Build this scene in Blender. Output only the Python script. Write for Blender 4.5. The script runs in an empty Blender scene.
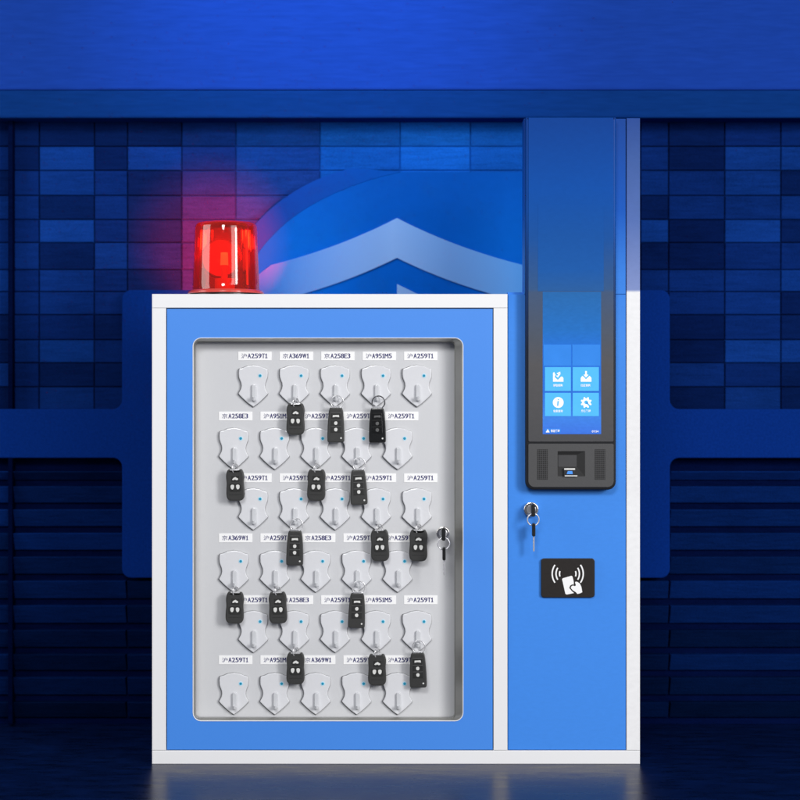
import bpy, bmesh, math, random
from mathutils import Vector, noise as mn
random.seed(7)
S = 0.0025           # metres per photo pixel at the cabinet's front plane
D = 5.0              # camera distance from the front plane
CZ = 364 * S         # camera height
sc = bpy.context.scene
COL = sc.collection

def k(Y): return S * (D + Y) / D
def PX(px, Y=0): return (px - 400) * k(Y)
def PZ(py, Y=0): return CZ + (400 - py) * k(Y)
def lin(r, g, b, f=1.0):
    o = []
    for c in (r, g, b):
        c /= 255.0
        c = c / 12.92 if c <= 0.04045 else ((c + 0.055) / 1.055) ** 2.4
        o.append(min(1.0, c * f))
    return tuple(o)

# ------------------------------------------------------------------ materials
def nodes(name):
    m = bpy.data.materials.new(name); m.use_nodes = True
    nt = m.node_tree; return m, nt, nt.nodes['Principled BSDF']

def mat(name, rgb, rough=0.45, metal=0.0, spec=0.5, vary=0.03, bump=0.02, scale=60, emit=None, es=0, coat=0, stretch=(1, 1, 1)):
    m, nt, b = nodes(name); N = nt.nodes.new; L = nt.links.new
    tc = N('ShaderNodeTexCoord'); mp = N('ShaderNodeMapping'); mp.inputs['Scale'].default_value = stretch
    L(tc.outputs['Object'], mp.inputs[0])
    nz = N('ShaderNodeTexNoise'); nz.inputs['Scale'].default_value = scale; nz.inputs['Detail'].default_value = 5
    L(mp.outputs[0], nz.inputs['Vector'])
    mr = N('ShaderNodeMapRange'); mr.inputs[1].default_value = 0.25; mr.inputs[2].default_value = 0.75
    mr.inputs[3].default_value = 1 - vary; mr.inputs[4].default_value = 1 + vary
    L(nz.outputs['Fac'], mr.inputs[0])
    vm = N('ShaderNodeVectorMath'); vm.operation = 'SCALE'; vm.inputs[0].default_value = rgb[:3]
    L(mr.outputs[0], vm.inputs['Scale']); L(vm.outputs[0], b.inputs['Base Color'])
    mr2 = N('ShaderNodeMapRange'); mr2.inputs[3].default_value = max(0.02, rough - 0.05); mr2.inputs[4].default_value = rough + 0.07
    L(nz.outputs['Fac'], mr2.inputs[0]); L(mr2.outputs[0], b.inputs['Roughness'])
    b.inputs['Metallic'].default_value = metal
    b.inputs['Specular IOR Level'].default_value = spec
    b.inputs['Coat Weight'].default_value = coat
    if bump:
        bp = N('ShaderNodeBump'); bp.inputs['Strength'].default_value = bump; bp.inputs['Distance'].default_value = 0.002
        L(nz.outputs['Fac'], bp.inputs['Height']); L(bp.outputs[0], b.inputs['Normal'])
    if emit:
        b.inputs['Emission Color'].default_value = (*emit, 1); b.inputs['Emission Strength'].default_value = es
    return m

def zramp(m, stops, noise_amt=0.06, nscale=(40, 40, 40), emit=0):
    """colour ramp along the height, for painted fades; stops = [(z, rgb)]"""
    nt = m.node_tree; b = nt.nodes['Principled BSDF']; N = nt.nodes.new; L = nt.links.new
    g = N('ShaderNodeNewGeometry'); sx = N('ShaderNodeSeparateXYZ'); L(g.outputs['Position'], sx.inputs[0])
    z0, z1 = stops[0][0], stops[-1][0]
    mr = N('ShaderNodeMapRange'); mr.inputs[1].default_value = z0; mr.inputs[2].default_value = z1
    L(sx.outputs['Z'], mr.inputs[0])
    cr = N('ShaderNodeValToRGB'); e = cr.color_ramp.elements
    while len(e) < len(stops): e.new(0.5)
    for i, (z, c) in enumerate(stops):
        e[i].position = (z - z0) / (z1 - z0); e[i].color = (*c, 1)
    L(mr.outputs[0], cr.inputs[0])
    mp = N('ShaderNodeMapping'); mp.inputs['Scale'].default_value = nscale; L(g.outputs['Position'], mp.inputs[0])
    nz = N('ShaderNodeTexNoise'); nz.inputs['Scale'].default_value = 1; nz.inputs['Detail'].default_value = 6; L(mp.outputs[0], nz.inputs['Vector'])
    m2 = N('ShaderNodeMapRange'); m2.inputs[1].default_value = .3; m2.inputs[2].default_value = .7
    m2.inputs[3].default_value = 1 - noise_amt; m2.inputs[4].default_value = 1 + noise_amt; L(nz.outputs['Fac'], m2.inputs[0])
    vm = N('ShaderNodeVectorMath'); vm.operation = 'SCALE'; L(cr.outputs[0], vm.inputs[0]); L(m2.outputs[0], vm.inputs['Scale'])
    L(vm.outputs[0], b.inputs['Base Color'])
    if emit:
        L(vm.outputs[0], b.inputs['Emission Color']); b.inputs['Emission Strength'].default_value = emit
    return m

A = 0.92   # albedo for a wanted screen value
M = {}
M['white'] = mat('white_powder_coat', lin(248, 248, 249, A), 0.42, vary=0.012, bump=0.05, scale=350)
M['blue'] = mat('blue_powder_coat', lin(72, 146, 242, A), 0.42, vary=0.012, bump=0.06, scale=350)
M['blue_flat'] = M['blue']
M['board'] = mat('grey_back_board', lin(219, 220, 223, A), 0.5, vary=0.012, bump=0.04, scale=200)
M['inner'] = mat('inner_steel', lin(175, 175, 176, A), 0.5, vary=0.02)
M['trim'] = mat('brushed_trim', lin(168, 168, 165, A), 0.35, metal=0.55, vary=0.03, bump=0.02)
M['shield'] = mat('clear_white_plastic', lin(235, 236, 240, A), 0.18, vary=0.012, bump=0.03, scale=120, coat=0.3)
M['edge_shade'] = mat('shield_edge_shade', lin(118, 119, 122), 0.4)
M['peg'] = mat('hook_plastic', lin(222, 224, 228, A), 0.22, vary=0.02, coat=0.3)
M['led'] = mat('led_cyan', lin(30, 130, 165), 0.25, emit=lin(30, 150, 190), es=0.25)
M['led_halo'] = mat('led_halo', lin(190, 230, 245), 0.3)
M['card'] = mat('label_card', lin(255, 255, 255), 0.5, vary=0.01, bump=0.02)
M['ink'] = mat('navy_ink', lin(24, 24, 104), 0.6)
M['fob'] = mat('fob_plastic', lin(58, 58, 57), 0.34, spec=0.5, vary=0.12, bump=0.12, scale=500)
M['fob_black'] = mat('fob_gloss_black', lin(24, 24, 24), 0.2, spec=0.5, vary=0.1, bump=0.03, scale=300, coat=0.4)
M['pad'] = mat('fob_pad', lin(44, 44, 43), 0.4, spec=0.35, vary=0.1, bump=0.05, scale=400)
M['pad_black'] = mat('fob_pad_black', lin(15, 15, 15), 0.25)
M['mark'] = mat('silver_mark', lin(225, 225, 222), 0.35)
M['mark_dim'] = mat('dim_mark', lin(95, 95, 95), 0.35)
M['steel'] = mat('key_ring_steel', (0.74, 0.74, 0.76), 0.25, metal=.6, vary=0.05)
M['steel_dark'] = mat('dark_ring_steel', (0.10, 0.10, 0.11), 0.25, metal=1.0)
M['chrome'] = mat('lock_chrome', (0.75, 0.72, 0.68), 0.18, metal=1.0, vary=0.06)
M['black'] = mat('black_rubber', lin(14, 15, 16), 0.35)
M['term'] = mat('terminal_plastic', lin(74, 74, 75), 0.45, spec=0.4, vary=0.05, bump=0.06, scale=400)
M['term_edge'] = mat('terminal_edge', lin(44, 45, 48), 0.35, spec=0.4, vary=0.05)
M['hole'] = mat('speaker_hole', lin(14, 14, 15), 0.6)
M['recess'] = mat('reader_recess', lin(58, 58, 60), 0.5)
M['sensor'] = mat('sensor_glass', lin(60, 110, 190), 0.1, emit=lin(80, 160, 255), es=0.6)
M['reader'] = mat('card_reader_black', lin(40, 36, 34), 0.35, spec=0.35, vary=0.1, bump=0.06, scale=300)
M['print'] = mat('white_print', lin(250, 250, 250), 0.5, vary=0.01)
M['tile'] = mat('screen_tile', lin(85, 185, 243), 0.15, vary=0.04, emit=lin(85, 190, 248), es=0.12, scale=25)
M['tile_dim'] = mat('screen_tile_dim', lin(58, 140, 236), 0.15, vary=0.05, scale=25)
M['glyph'] = mat('screen_glyph', lin(250, 252, 255), 0.3, emit=(1, 1, 1), es=0.1)

zz = lambda py: PZ(py)  # column and terminal fading into the blue backdrop is painted into these ramps
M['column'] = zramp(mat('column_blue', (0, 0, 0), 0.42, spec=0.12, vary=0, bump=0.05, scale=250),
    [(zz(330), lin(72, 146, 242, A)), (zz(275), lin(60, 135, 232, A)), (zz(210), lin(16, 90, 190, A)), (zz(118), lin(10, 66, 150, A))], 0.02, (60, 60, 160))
M['post'] = zramp(mat('post_fade', (0, 0, 0), 0.42, spec=0.2, vary=0, bump=0.05, scale=250),
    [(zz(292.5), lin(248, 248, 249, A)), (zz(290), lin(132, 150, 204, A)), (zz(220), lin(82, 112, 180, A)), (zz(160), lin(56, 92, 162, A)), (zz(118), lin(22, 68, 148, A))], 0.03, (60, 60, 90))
M['bezel'] = zramp(mat('bezel_fade', (0, 0, 0), 0.4, vary=0, bump=0.05, scale=350, spec=0.06),
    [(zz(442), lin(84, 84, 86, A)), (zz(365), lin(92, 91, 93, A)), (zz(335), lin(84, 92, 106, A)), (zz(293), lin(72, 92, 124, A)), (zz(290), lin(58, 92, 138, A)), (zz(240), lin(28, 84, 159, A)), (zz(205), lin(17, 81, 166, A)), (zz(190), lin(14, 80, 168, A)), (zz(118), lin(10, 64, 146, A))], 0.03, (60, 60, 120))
M['housing'] = zramp(mat('housing_fade', (0, 0, 0), 0.4, vary=0, bump=0.04, scale=350, spec=0.1),
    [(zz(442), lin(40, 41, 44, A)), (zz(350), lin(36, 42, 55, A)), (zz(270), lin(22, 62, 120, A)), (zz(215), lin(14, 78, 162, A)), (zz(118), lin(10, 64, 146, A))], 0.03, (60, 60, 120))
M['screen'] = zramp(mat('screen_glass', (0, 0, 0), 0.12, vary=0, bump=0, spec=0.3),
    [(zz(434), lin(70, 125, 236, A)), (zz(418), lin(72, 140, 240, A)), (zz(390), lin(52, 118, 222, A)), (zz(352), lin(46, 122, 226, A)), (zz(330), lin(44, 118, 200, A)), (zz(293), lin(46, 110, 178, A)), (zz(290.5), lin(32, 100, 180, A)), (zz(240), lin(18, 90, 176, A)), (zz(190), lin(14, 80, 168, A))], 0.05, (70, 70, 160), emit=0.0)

M['top_fade'] = zramp(mat('screen_top_fade', (0, 0, 0), 0.4, vary=0, bump=0.05, scale=350, spec=0.06),
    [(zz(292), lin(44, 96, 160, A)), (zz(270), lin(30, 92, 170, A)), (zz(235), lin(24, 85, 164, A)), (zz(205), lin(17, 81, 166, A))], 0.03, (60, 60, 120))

def wall_mat(name, amt=0.35, bumps=0.5, rough=0.55, streak=(14, 60, 130)):
    m, nt, b = nodes(name); N = nt.nodes.new; L = nt.links.new
    at = N('ShaderNodeAttribute'); at.attribute_name = 'Col'
    g = N('ShaderNodeNewGeometry')
    def nz(scale, det=6):
        mp = N('ShaderNodeMapping'); mp.inputs['Scale'].default_value = scale; L(g.outputs['Position'], mp.inputs[0])
        n = N('ShaderNodeTexNoise'); n.inputs['Scale'].default_value = 1; n.inputs['Detail'].default_value = det
        n.inputs['Roughness'].default_value = 0.65; L(mp.outputs[0], n.inputs['Vector']); return n
    grain = nz((240, 240, 240)); streaks = nz(streak); blot = nz((2.2, 2.2, 3.0), 3)
    ad = N('ShaderNodeMath'); ad.operation = 'ADD'; L(grain.outputs['Fac'], ad.inputs[0]); L(streaks.outputs['Fac'], ad.inputs[1])
    ad2 = N('ShaderNodeMath'); ad2.operation = 'ADD'; L(ad.outputs[0], ad2.inputs[0]); L(blot.outputs['Fac'], ad2.inputs[1])
    mr = N('ShaderNodeMapRange'); mr.inputs[1].default_value = 1.1; mr.inputs[2].default_value = 1.9
    mr.inputs[3].default_value = 1 - amt; mr.inputs[4].default_value = 1 + amt; L(ad2.outputs[0], mr.inputs[0])
    vm = N('ShaderNodeVectorMath'); vm.operation = 'SCALE'; L(at.outputs['Color'], vm.inputs[0]); L(mr.outputs[0], vm.inputs['Scale'])
    L(vm.outputs[0], b.inputs['Base Color'])
    b.inputs['Roughness'].default_value = rough; b.inputs['Specular IOR Level'].default_value = 0.0
    bp = N('ShaderNodeBump'); bp.inputs['Strength'].default_value = bumps; bp.inputs['Distance'].default_value = 0.003
    L(ad.outputs[0], bp.inputs['Height']); L(bp.outputs[0], b.inputs['Normal'])
    return m
M['wall'] = wall_mat('blue_stone_tiles')
M['plate'] = mat('blue_wall_plate', lin(9, 44, 120), 0.6, spec=0.0, vary=0.16, bump=0.35, scale=170)
M['fascia'] = mat('blue_fascia_plaster', lin(24, 60, 150), 0.6, spec=0.0, vary=0.10, bump=0.2, scale=14, stretch=(1, 1, 8))
M['beam'] = mat('blue_beam_plaster', lin(12, 50, 116), 0.6, spec=0.0, vary=0.12, bump=0.25, scale=16, stretch=(1, 1, 8))

def floor_mat():
    m, nt, b = nodes('dark_blue_polished_stone'); N = nt.nodes.new; L = nt.links.new
    g = N('ShaderNodeNewGeometry')
    mp = N('ShaderNodeMapping'); mp.inputs['Scale'].default_value = (9, 26, 1); L(g.outputs['Position'], mp.inputs[0])
    n = N('ShaderNodeTexNoise'); n.inputs['Scale'].default_value = 1; n.inputs['Detail'].default_value = 8; n.inputs['Roughness'].default_value = 0.7
    L(mp.outputs[0], n.inputs['Vector'])
    cr = N('ShaderNodeValToRGB'); e = cr.color_ramp.elements
    e[0].position = 0.3; e[0].color = (*lin(3, 9, 28), 1); e[1].position = 0.72; e[1].color = (*lin(8, 30, 78), 1)
    L(n.outputs['Fac'], cr.inputs[0]); L(cr.outputs[0], b.inputs['Base Color'])
    mr = N('ShaderNodeMapRange'); mr.inputs[3].default_value = 0.16; mr.inputs[4].default_value = 0.42
    L(n.outputs['Fac'], mr.inputs[0]); L(mr.outputs[0], b.inputs['Roughness'])
    bp = N('ShaderNodeBump'); bp.inputs['Strength'].default_value = 0.10; bp.inputs['Distance'].default_value = 0.001
    L(n.outputs['Fac'], bp.inputs['Height']); L(bp.outputs[0], b.inputs['Normal'])
    b.inputs['Specular IOR Level'].default_value = 0.08
    return m
M['floor'] = floor_mat()

def glass_mat(name, tint, refl=1.0):
    m = bpy.data.materials.new(name); m.use_nodes = True; nt = m.node_tree; nt.nodes.clear(); N = nt.nodes.new; L = nt.links.new
    out = N('ShaderNodeOutputMaterial'); tr = N('ShaderNodeBsdfTransparent'); tr.inputs[0].default_value = (*tint, 1)
    gl = N('ShaderNodeBsdfGlossy'); gl.inputs['Roughness'].default_value = 0.02
    fr = N('ShaderNodeFresnel'); fr.inputs['IOR'].default_value = 1.18
    mx = N('ShaderNodeMixShader'); L(fr.outputs[0], mx.inputs[0]); L(tr.outputs[0], mx.inputs[1]); L(gl.outputs[0], mx.inputs[2])
    L(mx.outputs[0], out.inputs[0]); return m
M['glass'] = glass_mat('door_glass', (1, 1, 1))

def dome_mat():
    m = bpy.data.materials.new('red_beacon_dome'); m.use_nodes = True; nt = m.node_tree; nt.nodes.clear(); N = nt.nodes.new; L = nt.links.new
    out = N('ShaderNodeOutputMaterial')
    tr = N('ShaderNodeBsdfTransparent'); tr.inputs[0].default_value = (1.0, 0.13, 0.06, 1)
    df = N('ShaderNodeBsdfTranslucent'); df.inputs[0].default_value = (0.95, 0.07, 0.03, 1)
    dd = N('ShaderNodeBsdfDiffuse'); dd.inputs[0].default_value = (0.85, 0.045, 0.02, 1)
    a = N('ShaderNodeMixShader'); a.inputs[0].default_value = 0.5; L(df.outputs[0], a.inputs[1]); L(dd.outputs[0], a.inputs[2])
    lw = N('ShaderNodeLayerWeight'); lw.inputs['Blend'].default_value = 0.35
    mr = N('ShaderNodeMapRange'); mr.inputs[3].default_value = 0.20; mr.inputs[4].default_value = 0.9; L(lw.outputs['Facing'], mr.inputs[0])
    b_ = N('ShaderNodeMixShader'); L(mr.outputs[0], b_.inputs[0]); L(tr.outputs[0], b_.inputs[1]); L(a.outputs[0], b_.inputs[2])
    gl = N('ShaderNodeBsdfGlossy'); gl.inputs['Roughness'].default_value = 0.06; gl.inputs[0].default_value = (1, .85, .82, 1)
    fr = N('ShaderNodeFresnel'); fr.inputs['IOR'].default_value = 1.75
    c = N('ShaderNodeMixShader'); L(fr.outputs[0], c.inputs[0]); L(b_.outputs[0], c.inputs[1]); L(gl.outputs[0], c.inputs[2])
    L(c.outputs[0], out.inputs[0]); return m
M['dome'] = dome_mat()
M['rim'] = mat('beacon_rim', lin(215, 70, 60), 0.12, spec=0.8, coat=1, vary=0.02)
M['reflector'] = mat('beacon_reflector', lin(225, 20, 15), 0.25, metal=0.2, emit=(1, .02, .01), es=0.5)
M['reflector_rim'] = mat('beacon_reflector_rim', lin(110, 8, 8), 0.4)
M['bulb'] = mat('beacon_bulb', lin(255, 180, 120), 0.3, emit=(1, .42, .20), es=1.6)
M['socket'] = mat('beacon_socket', lin(200, 70, 60), 0.4, emit=(1, .1, .05), es=0.35)

# ------------------------------------------------------------------ mesh helpers
def offset(pts, d):
    n = len(pts); out = []
    area = sum(pts[i][0] * pts[(i + 1) % n][1] - pts[(i + 1) % n][0] * pts[i][1] for i in range(n))
    sg = 1 if area > 0 else -1
    for i in range(n):
        a, b, c = Vector(pts[i - 1]), Vector(pts[i]), Vector(pts[(i + 1) % n])
        e1 = (b - a); e2 = (c - b)
        if e1.length < 1e-9 or e2.length < 1e-9: out.append(tuple(b)); continue
        e1.normalize(); e2.normalize()
        n1 = Vector((-e1.y, e1.x)) * sg; n2 = Vector((-e2.y, e2.x)) * sg
        mm = n1 + n2
        if mm.length < 1e-6: out.append(tuple(b)); continue
        mm.normalize(); out.append(tuple(b + mm * min(2.0 * abs(d), abs(d) / max(.3, mm.dot(n1))) * (1 if d > 0 else -1)))
    return out

def rr(x0, z0, x1, z1, r, seg=5):
    x0, x1 = min(x0, x1), max(x0, x1); z0, z1 = min(z0, z1), max(z0, z1)
    if not isinstance(r, tuple) and r <= 0: return [(x0, z0), (x1, z0), (x1, z1), (x0, z1)]
    rs = r if isinstance(r, (tuple, list)) else (r,) * 4   # bottom-left, bottom-right, top-right, top-left
    P = []
    for (cx, cz, a0, q) in ((x0, z0, 180, 0), (x1, z0, 270, 1), (x1, z1, 0, 2), (x0, z1, 90, 3)):
        ra = rs[q]; sx = 1 if cx == x0 else -1; sz = 1 if cz == z0 else -1
        for i in range(seg + 1):
            t = math.radians(a0 + 90 * i / seg)
            P.append((cx + sx * ra + ra * math.cos(t), cz + sz * ra + ra * math.sin(t)))
    return P

def circ(cx, cz, r, n=24): return [(cx + r * math.cos(2 * math.pi * i / n), cz + r * math.sin(2 * math.pi * i / n)) for i in range(n)]

def prism(bm, pts, y0, y1, bev=0.0, seg=2):
    """outline in (x, z), front at y0 (towards the viewer), back at y1"""
    rings = []
    if bev > 0:
        for i in range(seg + 1):
            t = i / seg * math.pi / 2
            rings.append(([p for p in offset(pts, bev * (1 - math.sin(t)))], y0 + bev * (1 - math.cos(t))))
    else: rings.append((pts, y0))
    rings.append((pts, y1))
    vs = [[bm.verts.new((x, y, z)) for x, z in P] for P, y in rings]
    n = len(pts)
    for a, b in zip(vs, vs[1:]):
        for i in range(n):
            bm.faces.new((a[i], b[i], b[(i + 1) % n], a[(i + 1) % n]))
    bm.faces.new(vs[0]); bm.faces.new(vs[-1][::-1])

def ring_loft(bm, loops):
    """loops = list of (pts, y) with equal counts: an open band"""
    vs = [[bm.verts.new((x, y, z)) for x, z in P] for P, y in loops]
    n = len(vs[0])
    for a, b in zip(vs, vs[1:]):
        for i in range(n): bm.faces.new((a[i], a[(i + 1) % n], b[(i + 1) % n], b[i]))

def plate_hole(bm, outer, inner, y0, y1, bev=0.0):
    o2 = offset(outer, bev) if bev else outer
    i2 = offset(inner, -bev) if bev else inner
    L = [(outer, y1), (outer, y0 + bev), (o2, y0), (i2, y0), (inner, y0 + bev), (inner, y1), (outer, y1)]
    if not bev: L = [(outer, y1), (outer, y0), (inner, y0), (inner, y1), (outer, y1)]
    ring_loft(bm, L); bmesh.ops.remove_doubles(bm, verts=bm.verts, dist=1e-6)

def flat(bm, pts, y):
    bm.faces.new([bm.verts.new((p[0], y, p[1])) for p in pts])

def rect4(x0, z0, x1, z1, seg=5):
    """a sharp rectangle with as many points as rr(..., seg)"""
    e = 1e-4
    return rr(x0, z0, x1, z1, e, seg)

def box(bm, x0, x1, y0, y1, z0, z1, bev=0.0):
    prism(bm, rr(x0, z0, x1, z1, 0), y0, y1, bev)

def lathe(bm, prof, cx, cy, n=64, flute=0, fl_n=0):
    vs = []
    for r, z in prof:
        vs.append([bm.verts.new((cx + (r + flute * math.cos(fl_n * 2 * math.pi * i / n)) * math.cos(2 * math.pi * i / n),
                                 cy + (r + flute * math.cos(fl_n * 2 * math.pi * i / n)) * math.sin(2 * math.pi * i / n), z)) for i in range(n)])
    for a, b in zip(vs, vs[1:]):
        for i in range(n): bm.faces.new((a[i], a[(i + 1) % n], b[(i + 1) % n], b[i]))
    return vs

def torus(bm, c, R, r, rotz=0.0, tilt=0.0, n=32, m=8):
    """a ring standing in the x-z plane, turned by rotz about the vertical"""
    vs = []
    for i in range(n):
        a = 2 * math.pi * i / n; row = []
        for j in range(m):
            b = 2 * math.pi * j / m
            x = (R + r * math.cos(b)) * math.cos(a); z = (R + r * math.cos(b)) * math.sin(a); y = r * math.sin(b)
            y += tilt * z
            row.append(bm.verts.new((c[0] + x * math.cos(rotz) - y * math.sin(rotz), c[1] + x * math.sin(rotz) + y * math.cos(rotz), c[2] + z)))
        vs.append(row)
    for i in range(n):
        for j in range(m):
            bm.faces.new((vs[i][j], vs[(i + 1) % n][j], vs[(i + 1) % n][(j + 1) % m], vs[i][(j + 1) % m]))

def rod(bm, a, b, r, n=12, r2=None):
    a, b = Vector(a), Vector(b); d = (b - a).normalized()
    u = d.orthogonal().normalized(); v = d.cross(u); r2 = r if r2 is None else r2
    A_ = [bm.verts.new(a + (u * math.cos(t) + v * math.sin(t)) * r) for t in [2 * math.pi * i / n for i in range(n)]]
    B_ = [bm.verts.new(b + (u * math.cos(t) + v * math.sin(t)) * r2) for t in [2 * math.pi * i / n for i in range(n)]]
    for i in range(n): bm.faces.new((A_[i], A_[(i + 1) % n], B_[(i + 1) % n], B_[i]))
    bm.faces.new(A_[::-1]); bm.faces.new(B_)

def wloc(o):
    v = Vector((0, 0, 0))
    while o is not None: v = v + Vector(o.location); o = o.parent
    return v

def obj(name, bm, m, parent=None, smooth=False, normals=True):
    if normals: bmesh.ops.recalc_face_normals(bm, faces=bm.faces)
    off = wloc(parent)
    if off.length > 0: bmesh.ops.translate(bm, verts=bm.verts, vec=-off)
    me = bpy.data.meshes.new(name); bm.to_mesh(me); bm.free()
    me.materials.append(M[m] if isinstance(m, str) else m)
    if smooth:
        for p in me.polygons: p.use_smooth = True
    o = bpy.data.objects.new(name, me); COL.objects.link(o)
    if parent: o.parent = parent
    return o

def thing(name, label, cat, loc=(0, 0, 0), group=None):
    o = bpy.data.objects.new(name, None); COL.objects.link(o); o.location = loc; o.empty_display_size = 0.05
    o['label'] = label; o['category'] = cat
    if group: o['group'] = group
    return o

def text(name, s, x0, z0, x1, z1, y, m, parent, bold=0.0):
    """writing fitted into a box on the x-z plane"""
    c = bpy.data.curves.new('lettering_curve', 'FONT'); c.body = s; c.offset = bold
    t = bpy.data.objects.new('lettering_curve', c); COL.objects.link(t)
    bpy.context.view_layer.update()
    me = bpy.data.meshes.new_from_object(t.evaluated_get(bpy.context.evaluated_depsgraph_get()))
    bpy.data.objects.remove(t); bpy.data.curves.remove(c)
    xs = [v.co.x for v in me.vertices]; ys = [v.co.y for v in me.vertices]
    ax, bx_, ay, by = min(xs), max(xs), min(ys), max(ys); off = wloc(parent)
    for v in me.vertices:
        v.co = Vector((x0 + (v.co.x - ax) / (bx_ - ax) * (x1 - x0), y, z0 + (v.co.y - ay) / (by - ay) * (z1 - z0))) - off
    me.name = name; me.materials.clear(); me.materials.append(M[m])
    o = bpy.data.objects.new(name, me); COL.objects.link(o); o.parent = parent
    return o

# ------------------------------------------------------------------ setting: floor, wall, fascia
YW = 0.62
bm = bmesh.new()
vs = [bm.verts.new(p) for p in ((-9, -7, 0), (9, -7, 0), (9, YW + .3, 0), (-9, YW + .3, 0))]; bm.faces.new(vs)
fl = obj('floor', bm, 'floor'); fl['kind'] = 'structure'; fl['label'] = 'dark blue polished floor with faint streaks and reflections'

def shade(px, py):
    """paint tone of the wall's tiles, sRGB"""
    c = math.exp(-((px - 430) / 160.0) ** 2) if px < 645 else 0.0  # glow behind the cabinet, painted into the tile colour
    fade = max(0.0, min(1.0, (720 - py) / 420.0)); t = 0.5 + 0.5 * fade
    rd = math.exp(-((px - 228) / 75.0) ** 2 - ((py - 250) / 75.0) ** 2)  # red glow around the beacon, painted into the tiles
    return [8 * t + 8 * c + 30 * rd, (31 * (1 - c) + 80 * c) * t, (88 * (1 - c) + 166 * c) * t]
bm = bmesh.new(); lay = bm.loops.layers.float_color.new('Col')
def wbox(px0, px1, py0, py1, yf0, yf1, col):
    """tile on the wall: yf0/yf1 = front depth at its top/bottom edge"""
    x0, x1 = PX(px0, YW), PX(px1, YW); z1, z0 = PZ(py0, YW), PZ(py1, YW)
    e = 0.0016
    F = [(x0, yf1, z0), (x1, yf1, z0), (x1, yf0, z1), (x0, yf0, z1)]
    B = [(x0, YW, z0), (x1, YW, z0), (x1, YW, z1), (x0, YW, z1)]
    C = [(x0 + e, yf1 - e, z0 + e), (x1 - e, yf1 - e, z0 + e), (x1 - e, yf0 - e, z1 - e), (x0 + e, yf0 - e, z1 - e)]
    f_ = [bm.verts.new(p) for p in F]; b_ = [bm.verts.new(p) for p in B]; c_ = [bm.verts.new(p) for p in C]
    fs = [bm.faces.new(c_)]
    for i in range(4):
        j = (i + 1) % 4
        fs.append(bm.faces.new((f_[i], f_[j], c_[j], c_[i]))); fs.append(bm.faces.new((b_[i], b_[j], f_[j], f_[i])))
    for f in fs:
        for l in f.loops: l[lay] = (*lin(*[max(0, v) for v in col]), 1)
rows = [118, 147, 171, 196, 220, 243, 270, 292, 315, 340, 363, 387, 410, 434, 458]
cols = [-420, -365, -332, -278, -224, -190, -134, -100, -44, -16, 12, 40, 95, 128, 182, 236, 320, 400, 470, 526, 580, 640, 668, 724, 780, 812, 866, 900, 954, 1010, 1064, 1120, 1176, 1230]
bright = {40: [0, 1, .75, .1, 1.05, .05, .6, .5, .15, .95, .1, .55, .4, .2],
          95: [0, 0, .35, .4, .2, .75, .2, .35, .1, .3, .1, .2, .1, .1],
          128: [0, .75, 0, .1, .05, .15, .1, 0, 0, 0, 0, 0, 0, 0],
          16: [.1, 0, .3, .35, .2, .45, .2, .3, .2, .45, .2, .3, .2, .2],
          640: [.15, .3, .5, 0, 1.0, .05, .35, .2, .1, .3, .1, .2, .1, .1],
          668: [0, -.1, .3, .35, -.1, -.1, .4, .3, -.1, -.1, .45, 0, .1, 0],
          724: [.15, .9, .8, .5, 1.05, .3, .6, .6, .4, 1.1, .25, .7, .4, .2]}
for r, (ya, yb) in enumerate(zip(rows, rows[1:])):
    for xa, xb in zip(cols, cols[1:]):
        key = 16 if xa == 12 else xa
        b = bright.get(key, None)
        v = b[r] if b else (random.choice([0, 0, .1, .3, .6, .9]) if (xa < 12 or xa >= 780) else (.05 if 182 <= xa < 640 else random.uniform(0, .12)))
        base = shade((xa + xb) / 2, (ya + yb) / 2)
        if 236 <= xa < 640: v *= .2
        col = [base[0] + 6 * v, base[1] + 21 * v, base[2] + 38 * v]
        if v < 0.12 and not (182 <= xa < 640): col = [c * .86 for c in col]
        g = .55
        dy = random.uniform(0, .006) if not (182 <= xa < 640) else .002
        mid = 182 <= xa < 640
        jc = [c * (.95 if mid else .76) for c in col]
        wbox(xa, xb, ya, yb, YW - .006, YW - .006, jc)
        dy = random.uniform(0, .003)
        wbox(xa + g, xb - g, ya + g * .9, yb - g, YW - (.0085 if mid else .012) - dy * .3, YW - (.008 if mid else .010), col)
# louvre rows in the lower half
lv = [470, 485, 508, 531.5, 555, 579, 603.5, 628, 652, 675, 699.5, 722]
for i, (ya, yb) in enumerate(zip(lv, lv[1:])):
    for xa, xb in zip([-420, -200, 12, 128, 400, 668, 880], [-200, 12, 128, 400, 668, 880, 1230]):
        t = 1 - i / 11.0; v = random.uniform(.75, 1.15)
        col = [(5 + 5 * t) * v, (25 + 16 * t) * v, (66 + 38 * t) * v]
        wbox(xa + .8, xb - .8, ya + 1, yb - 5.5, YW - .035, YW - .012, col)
wbox(-430, 1240, 110, 724.2, YW - .003, YW - .003, (4, 15, 54))
for xp, w in ((13.5, 4.5), (-200, 4), (880, 4)):
    wbox(xp - w / 2, xp + w / 2, 118, 722, YW - .045, YW - .045, (3, 12, 46))
wl = obj('wall', bm, 'wall'); wl['kind'] = 'structure'; wl['label'] = 'dark blue tiled wall with louvred lower half behind the cabinet'

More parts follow.
